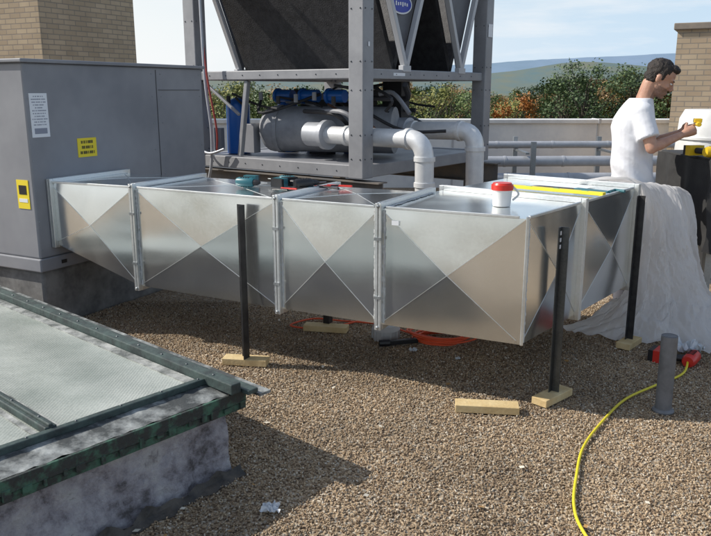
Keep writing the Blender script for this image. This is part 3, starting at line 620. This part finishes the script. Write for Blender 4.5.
# ------------------------------------------------------------ tarp
def tarp():
    cols=[
     [(1.45,4.90,1.012),(1.79,4.80,1.015),(1.81,4.78,.62),(1.74,4.80,.25),(1.40,4.88,.012)],
     [(1.52,5.00,1.012),(1.85,4.84,1.01),(1.88,4.80,.62),(1.82,4.76,.25),(1.60,4.72,.012)],
     [(1.62,5.08,1.01),(1.93,4.92,.97),(1.97,4.84,.6),(1.93,4.76,.25),(1.84,4.62,.012)],
     [(1.85,5.12,.98),(2.04,5.00,.95),(2.08,4.86,.58),(2.08,4.72,.25),(2.04,4.50,.012)],
     [(2.05,5.15,.96),(2.18,5.04,.92),(2.20,4.88,.55),(2.24,4.70,.25),(2.24,4.43,.012)],
     [(2.16,5.25,.93),(2.29,5.12,.90),(2.30,4.98,.5),(2.36,4.80,.22),(2.42,4.50,.012)]]
    NU=200
    rows=[smoothpath([cols[c][r] for c in range(6)],NU//5) for r in range(5)]
    NU=len(rows[0]);vs=[];gridv=[]
    for i in range(NU):
        gridv.append(smoothpath([rows[r][i] for r in range(5)],32))
    NV=len(gridv[0])
    def rid(p):return 1-abs(noise.noise(p))*2.2
    for i in range(NU):
        for j in range(NV):
            p=gridv[i][j].copy();ii=i*.45;jj=j*.5;w=min(1,max(0,(jj-13)/17))
            k=.026*math.sin(ii*.28+4.0*noise.noise(V((ii*.045,jj*.025,2)))+jj*.04)+.024*noise.noise(V((ii*.08-jj*.03,jj*.05,0)))+.018*rid(V((ii*.10+jj*.07,jj*.05-ii*.02,5)))+.011*rid(V((ii*.22-jj*.13,jj*.16+ii*.08,9)))+.008*rid(V((ii*.5+jj*.2,jj*.4-ii*.2,3)))+.004*rid(V((ii*1.1,jj*1.0,6)))
            p+=V((.35,-.93,0))*k*w+V((0,0,1))*(.022*abs(noise.noise(V((ii*.2,jj*.2,8))))*(1-w)+(.06*abs(noise.noise(V((ii*.16,jj*.15,3)))) if j>NV-32 else 0))
            p+=V((.9,.3,0))*.02*noise.noise(V((jj*.12,ii*.03,7)))*w
            p.z=max(p.z,.01);vs.append(p)
    g=B();g.add(vs,[(i*NV+j,(i+1)*NV+j,(i+1)*NV+j+1,i*NV+j+1) for i in range(NU-1) for j in range(NV-1)])
    m=M('white_tarp',(.84,.83,.82),.34,0,(.78,.77,.76),3,.25,35)
    t=m.node_tree;b=t.nodes['Principled BSDF'];out=t.nodes['Material Output'];tr=t.nodes.new('ShaderNodeBsdfTranslucent');tr.inputs['Color'].default_value=(.84,.82,.80,1)
    mx=t.nodes.new('ShaderNodeMixShader');mx.inputs[0].default_value=.45;t.links.new(b.outputs[0],mx.inputs[1]);t.links.new(tr.outputs[0],mx.inputs[2]);t.links.new(mx.outputs[0],out.inputs['Surface'])
    return g.obj('white_tarp',[m],smooth=True)
tarp()
# ------------------------------------------------------------ black covered bench, white drum
wb=E('covered_work_bench');mTarpB=M('black_cloth',(.02,.02,.021),.75,0,(.035,.035,.035),5,.5,14)
g=B();g.abox(2.42,4.1,5.1,6.0,1.10,1.14);g.obj('top',[mTarpB],wb,bevel=.012)
vs=[];n=80
pp=[]
for i in range(n+1):
    s=i/n*2.6
    pp.append((4.1-s,5.09,(0,-1)) if s<1.69 else (2.41,5.09+(s-1.69),(-1,0)))
for i,(x,y,nm) in enumerate(pp):
    for j in range(9):
        z=1.13-.62*j/8-(.03*math.sin(i*.3) if j==8 else 0);k=(.012+.03*j/8)*(math.sin(i*.55)+noise.noise(V((i*.2,j*.3,1))))+.01
        vs.append((x+nm[0]*k,y+nm[1]*k,z))
g=B();g.add(vs,[(i*9+j,(i+1)*9+j,(i+1)*9+j+1,i*9+j+1) for i in range(n) for j in range(8)]);g.obj('cloth_skirt',[mTarpB],wb,smooth=True)
g=B()
for x in (2.5,4.0):
    for y in (5.2,5.9):g.abox(x-.025,x+.025,y-.025,y+.025,0,1.1)
g.abox(2.5,4.0,5.2,5.9,.25,.28);g.obj('legs',[mStrut],wb)
g=B();c=V((2.62,5.35,.28));g.tube([c,c+V((0,0,.3))],[.12,.14],24,0);g.tube([c+V((0,0,.3)),c+V((0,0,.32))],.148,24,0);g.obj('plastic_bucket',[mWhite],smooth=True)
g=B();c=V((2.62,4.85,.0));g.tube([c,c+V((0,0,.02)),c+V((0,0,.16)),c+V((0,0,.2)),c+V((0,0,.23))],[.06,.07,.07,.03,.02],18,0);g.tube([c+V((0,0,.23)),c+V((0,0,.26))],.024,12,1);g.obj('plastic_jug',[mWhite,mRed],smooth=True)
drill('power_tool',(2.50,5.22,1.185),.2,mYtool,True,1.1)
g=B();g.beam((2.44,5.14,1.16),(2.62,5.14,1.16),.03,.03);g.beam((2.8,5.3,1.17),(3.0,5.2,1.17),.06,.05);g.obj('level_tool',[mYtool],bevel=.003)
g=B();c=V((3.25,6.9,.75));g.tube([c,c+V((0,0,.03)),c+V((0,0,.3)),c+V((0,0,.6)),c+V((0,0,.68))],[.28,.3,.32,.3,.26],32,0)
for z in (.2,.42):g.tube([c+V((0,0,z)),c+V((0,0,z+.02))],.328,32,0)
g.abox(2.85,3.65,6.5,7.3,.0,.745,1)
g.obj('white_drum',[mWhite,mGrey],smooth=True)
# ------------------------------------------------------------ man
man=E('man_working');F=V((.96,-.28,0)).normalized();R=V((-.28,-.96,0)).normalized();O=V((2.00,5.42,0))
def mp(f,r,z):return O+F*f+R*r+V((0,0,z))
def remesh(g,name,mats,vox,sm=4,assign=None):
    o=g.obj(name,mats,merge=True);md=o.modifiers.new('r','REMESH');md.mode='VOXEL';md.voxel_size=vox
    md=o.modifiers.new('s','SMOOTH');md.iterations=sm;md.factor=.5
    dg=bpy.context.evaluated_depsgraph_get();me=bpy.data.meshes.new_from_object(o.evaluated_get(dg));o.modifiers.clear();o.data=me
    if not me.materials:
        for m in mats:me.materials.append(m)
    for p in me.polygons:
        p.use_smooth=True
        p.material_index=assign(p.center) if assign else 0
    o.parent=man;return o
mSkin=M('skin',(.50,.29,.20),.5,0,(.40,.21,.145),14,.12,120);mStub=M('stubble_skin',(.22,.13,.095),.65,0,(.31,.18,.13),90,.2,200)
mSkin.node_tree.nodes['Principled BSDF'].inputs['Subsurface Weight'].default_value=.12;mSkin.node_tree.nodes['Principled BSDF'].inputs['Subsurface Scale'].default_value=.01
mHair=M('dark_hair',(.012,.009,.007),.6,0,(.035,.025,.02),60,.8,160);mShirt=M('white_tshirt',(.76,.77,.80),.9,0,(.68,.69,.73),5,.3,22)
mPants=M('work_trousers',(.07,.075,.09),.9,0,(.10,.10,.12),6,.4,30);mShoe=M('boot_leather',(.06,.04,.025),.6)
tilt=math.radians(30);HC=mp(.125,.0,1.675)
Hf=(F*math.cos(tilt)-V((0,0,1))*math.sin(tilt)).normalized();Hu=(F*math.sin(tilt)+V((0,0,1))*math.cos(tilt)).normalized();Hr=R
HR=Matrix((Hf,Hr,Hu)).transposed()
def hp(f,r,u):return HC+HR@V((f,r,u))
g=B()
g.ell(hp(-.012,0,.035),(.100,.078,.090),HR);g.ell(hp(.018,0,-.02),(.074,.066,.087),HR);g.ell(hp(.035,0,-.075),(.052,.048,.038),HR)
g.ell(hp(.075,0,-.097),(.018,.022,.015),HR)
g.tube([hp(.087,0,.02),hp(.103,0,-.010),hp(.113,0,-.028)],[.007,.009,.012],10);g.ell(hp(.100,0,-.034),(.013,.016,.008),HR)
g.ell(hp(.076,0,.028),(.018,.055,.010),HR);g.ell(hp(.090,0,-.060),(.010,.024,.006),HR);g.ell(hp(.087,0,-.072),(.010,.021,.006),HR)
for s in (-1,1):
    g.ell(hp(-.015,s*.076,-.005),(.018,.008,.030),HR);g.ell(hp(.060,s*.043,-.025),(.02,.018,.02),HR)
g.tube([mp(.020,0,1.44),mp(.036,0,1.54),hp(-.034,0,-.06),hp(-.028,0,-.01)],[.062,.060,.058,.062],18)
def arm(s):
    sh=mp(.02,s*.175,1.44);el=mp(.09 if s>0 else .12,s*.240,1.215);wr=mp(.30,s*.10,1.305)
    g.tube([sh,sh*.5+el*.5,el],[.044,.046,.040],16);g.ell(el,(.040,)*3);g.tube([el,el*.75+wr*.25,el*.45+wr*.55,wr],[.039,.043,.034,.026],16,flat=.9)
    return el,wr
g.tube([mp(.02,-.17,1.44),mp(.0,0,1.42),mp(.02,.17,1.44)],[.040,.055,.040],14)
for s in (1,-1):
    el,wr=arm(s);hd=(mp(.40,s*.03,1.345)-wr).normalized()
    inw=(-R*s);inw=(inw-hd*inw.dot(hd)).normalized();upn=hd.cross(inw)*(-s);upn=upn if upn.z>0 else -upn
    g.tube([wr,wr+hd*.03,wr+hd*.075,wr+hd*.09],[.026,.033,.038,.030],14,flat=1,upv=tuple(upn))
    for k in range(4):
        base=wr+hd*.082+upn*(.028-.019*k);L_=[.072,.08,.074,.06][k]
        p=[base];dd=hd.copy()
        for q in range(3):
            dd=(dd*math.cos(.5)+inw*math.sin(.5)).normalized();p.append(p[-1]+dd*L_*[.45,.32,.25][q])
        g.tube(p,[.0100,.0092,.0085,.0072],10)
    tb=wr+hd*.03+upn*.022;g.tube([tb,tb+(hd*.6+upn*.5+inw*.5)*.04,tb+(hd*.95+upn*.5+inw*.75)*.065],[.014,.012,.009],10)
HRi=HR.inverted()
def asg(c):
    l=HRi@(V(c)-HC)
    if l.z<-.040 and l.z>-.14 and l.x>.0+(-.035-l.z)*.1 and abs(l.y)<.09 and not(l.x>.098 and l.z>-.05) :return 1
    return 0
remesh(g,'head_arms_hands',[mSkin,mStub],.005,3,asg)
g=B()
g.ell(hp(-.024,0,.048),(.098,.083,.086),HR,28,18);g.ell(hp(-.048,0,-.005),(.062,.074,.066),HR);g.ell(hp(.040,0,.096),(.052,.058,.028),HR)
for s in (-1,1):g.ell(hp(.010,s*.070,.022),(.013,.010,.030),HR)
ho=remesh(g,'hair',[mHair],.007,2)
for v in ho.data.vertices:
    v.co+=(v.co-HC).normalized()*(.007*noise.noise(v.co*42)+.006*noise.noise(v.co*110))
    l=HRi@(v.co-HC)
    if l.x>.060 and l.z<.075: v.co+=HR@V((-.045,0,.0))
g=B()
for s in (-1,1):
    g.ell(hp(.080,s*.032,.004),(.010,.013,.006),HR,mi=0);g.ell(hp(.088,s*.032,.003),(.004,.005,.004),HR,mi=1);g.ell(hp(.087,s*.033,.026),(.008,.020,.004),HR,mi=2)
g.obj('eyes_and_brows',[mWhite,mBlk,mHair],man,smooth=True)
def loft(g,rings,seg=28):
    vs=[];fs=[]
    for (f,r,z,df,dr) in rings:
        for k in range(seg):
            an=2*math.pi*k/seg;vs.append(mp(f+df*math.cos(an),r+dr*math.sin(an),z))
    n=len(rings)
    for i in range(n-1):
        for k in range(seg):k2=(k+1)%seg;fs.append((i*seg+k,i*seg+k2,(i+1)*seg+k2,(i+1)*seg+k))
    fs+=[tuple(range(seg-1,-1,-1)),tuple((n-1)*seg+k for k in range(seg))];g.add(vs,fs)
g=B();loft(g,[(-.005,0,.80,.158,.205),(0,0,.88,.155,.20),(-.005,0,1.0,.142,.185),(-.015,0,1.12,.136,.18),(-.025,0,1.25,.142,.19),(-.028,0,1.34,.146,.198),(-.022,0,1.41,.138,.20),(-.010,0,1.465,.118,.178),(.002,0,1.51,.098,.13),(.014,0,1.545,.080,.088)])
for s in (1,-1):
    sh=mp(.01,s*.155,1.45);el=mp(.09 if s>0 else .12,s*.240,1.215);mid=sh*.26+el*.74
    g.ell(sh,(.082,.080,.074));g.tube([sh,sh*.6+el*.4,mid],[.078,.074,.078],18)
so_=remesh(g,'tshirt',[mShirt],.0075,4)
for v in so_.data.vertices:
    c=v.co;d=V((c.x-O.x,c.y-O.y,0));d=d.normalized() if d.length>1e-4 else V((0,0,0))
    lo=max(0,min(1,(1.44-c.z)/.35))
    k=.014*math.sin((c.z+(c-O).dot(F)*1.3)*28+4*noise.noise(c*3))*lo*max(0,noise.noise(c*3.1+V((3,1,2)))+.40)+(.011*noise.noise(c*6)+.009*(.5-abs(noise.noise(c*9+V((0,0,c.x*4))))))*(.35+.65*lo)
    v.co+=d*k
g=B()
loft(g,[(0,0,.78,.12,.175),(0,0,.86,.13,.18),(0,0,.96,.125,.17),(0,0,1.0,.12,.165)])
for s in (1,-1):g.tube([mp(0,s*.09,.86),mp(.01,s*.10,.68),mp(.03,s*.105,.48),mp(0,s*.11,.28),mp(-.01,s*.115,.09)],[.105,.092,.070,.066,.068],18)
remesh(g,'trousers',[mPants],.014,3)
g=B()
for s in (1,-1):
    g.tube([mp(-.01,s*.115,.16),mp(-.01,s*.115,.06)],[.052,.06],16);g.ell(mp(.07,s*.125,.045),(.13,.052,.042),Matrix((F,R,V((0,0,1)))).transposed());g.box(mp(.05,s*.122,.02),F*.135,R*.047,V((0,0,.012)))
remesh(g,'boots',[mShoe],.010,2)
g=B();c=mp(.395,0,1.37);g.tube([c-R*.09,c+R*.09],.016,12);g.box(c+V((0,0,.024)),F*.025,R*.035,V((0,0,.014)));g.obj('held_tool',[mYtool],man,bevel=.003)
# ------------------------------------------------------------ camera, light, world
cam=bpy.data.cameras.new('Camera');co=bpy.data.objects.new('Camera',cam);sc.collection.objects.link(co);sc.camera=co
cam.sensor_width=36;cam.lens=750/711*36;cam.clip_end=20000;cam.clip_start=.05
co.location=(0,0,1.6);co.rotation_euler=(math.radians(90-13.35),0,0)
sv_=V((SUN_AZ.x*math.cos(EL),SUN_AZ.y*math.cos(EL),math.sin(EL)))
sun=bpy.data.lights.new('Sun','SUN');sun.energy=5.0;sun.angle=math.radians(.5);sun.color=(1,.94,.85)
so=bpy.data.objects.new('Sun',sun);sc.collection.objects.link(so);so.rotation_euler=sv_.to_track_quat('Z','Y').to_euler()
w=bpy.data.worlds.new('World');sc.world=w;w.use_nodes=True;N=w.node_tree.nodes;L=w.node_tree.links
sky=N.new('ShaderNodeTexSky');sky.sky_type='NISHITA';sky.sun_disc=False;sky.sun_elevation=EL;sky.sun_rotation=math.atan2(SUN_AZ.x,SUN_AZ.y)
sky.air_density=1.1;sky.dust_density=.8;sky.ozone_density=1.5;sky.altitude=50
bg=N['Background'];bg.inputs['Strength'].default_value=.13
tc=N.new('ShaderNodeTexCoord');sx=N.new('ShaderNodeSeparateXYZ');L.new(tc.outputs['Generated'],sx.inputs[0])
hm=N.new('ShaderNodeMapRange');hm.interpolation_type='SMOOTHSTEP';hm.inputs['From Min'].default_value=-.35;hm.inputs['From Max'].default_value=.45;L.new(sx.outputs['X'],hm.inputs['Value'])
hc=N.new('ShaderNodeMix');hc.data_type='RGBA';hc.inputs['A'].default_value=(7.4,7.6,7.7,1);hc.inputs['B'].default_value=(4.7,6.0,7.4,1);L.new(hm.outputs[0],hc.inputs['Factor'])
hz=N.new('ShaderNodeMapRange');hz.interpolation_type='SMOOTHSTEP';hz.inputs['From Min'].default_value=.42;hz.inputs['From Max'].default_value=0;hz.inputs['To Min'].default_value=.12;hz.inputs['To Max'].default_value=.93;L.new(sx.outputs['Z'],hz.inputs['Value'])
m1=N.new('ShaderNodeMix');m1.data_type='RGBA';L.new(hz.outputs[0],m1.inputs['Factor']);L.new(sky.outputs[0],m1.inputs['A']);L.new(hc.outputs['Result'],m1.inputs['B'])
mp_=N.new('ShaderNodeMapping');mp_.inputs['Scale'].default_value=(1.5,1.5,9);mp_.inputs['Rotation'].default_value=(0,.12,0);L.new(tc.outputs['Generated'],mp_.inputs['Vector'])
nz=N.new('ShaderNodeTexNoise');nz.inputs['Scale'].default_value=3.2;nz.inputs['Detail'].default_value=5;nz.inputs['Roughness'].default_value=.6;L.new(mp_.outputs[0],nz.inputs['Vector'])
cr=N.new('ShaderNodeValToRGB');cr.color_ramp.elements[0].position=.47;cr.color_ramp.elements[1].position=.72;cr.color_ramp.elements[1].color=(.6,.6,.6,1);L.new(nz.outputs['Fac'],cr.inputs['Fac'])
mx=N.new('ShaderNodeMix');mx.data_type='RGBA';mx.inputs['B'].default_value=(7.3,7.4,7.5,1);L.new(cr.outputs['Color'],mx.inputs['Factor']);L.new(m1.outputs['Result'],mx.inputs['A']);L.new(mx.outputs['Result'],bg.inputs['Color'])
sc.view_settings.view_transform='Standard';sc.view_settings.look='None';sc.view_settings.exposure=0
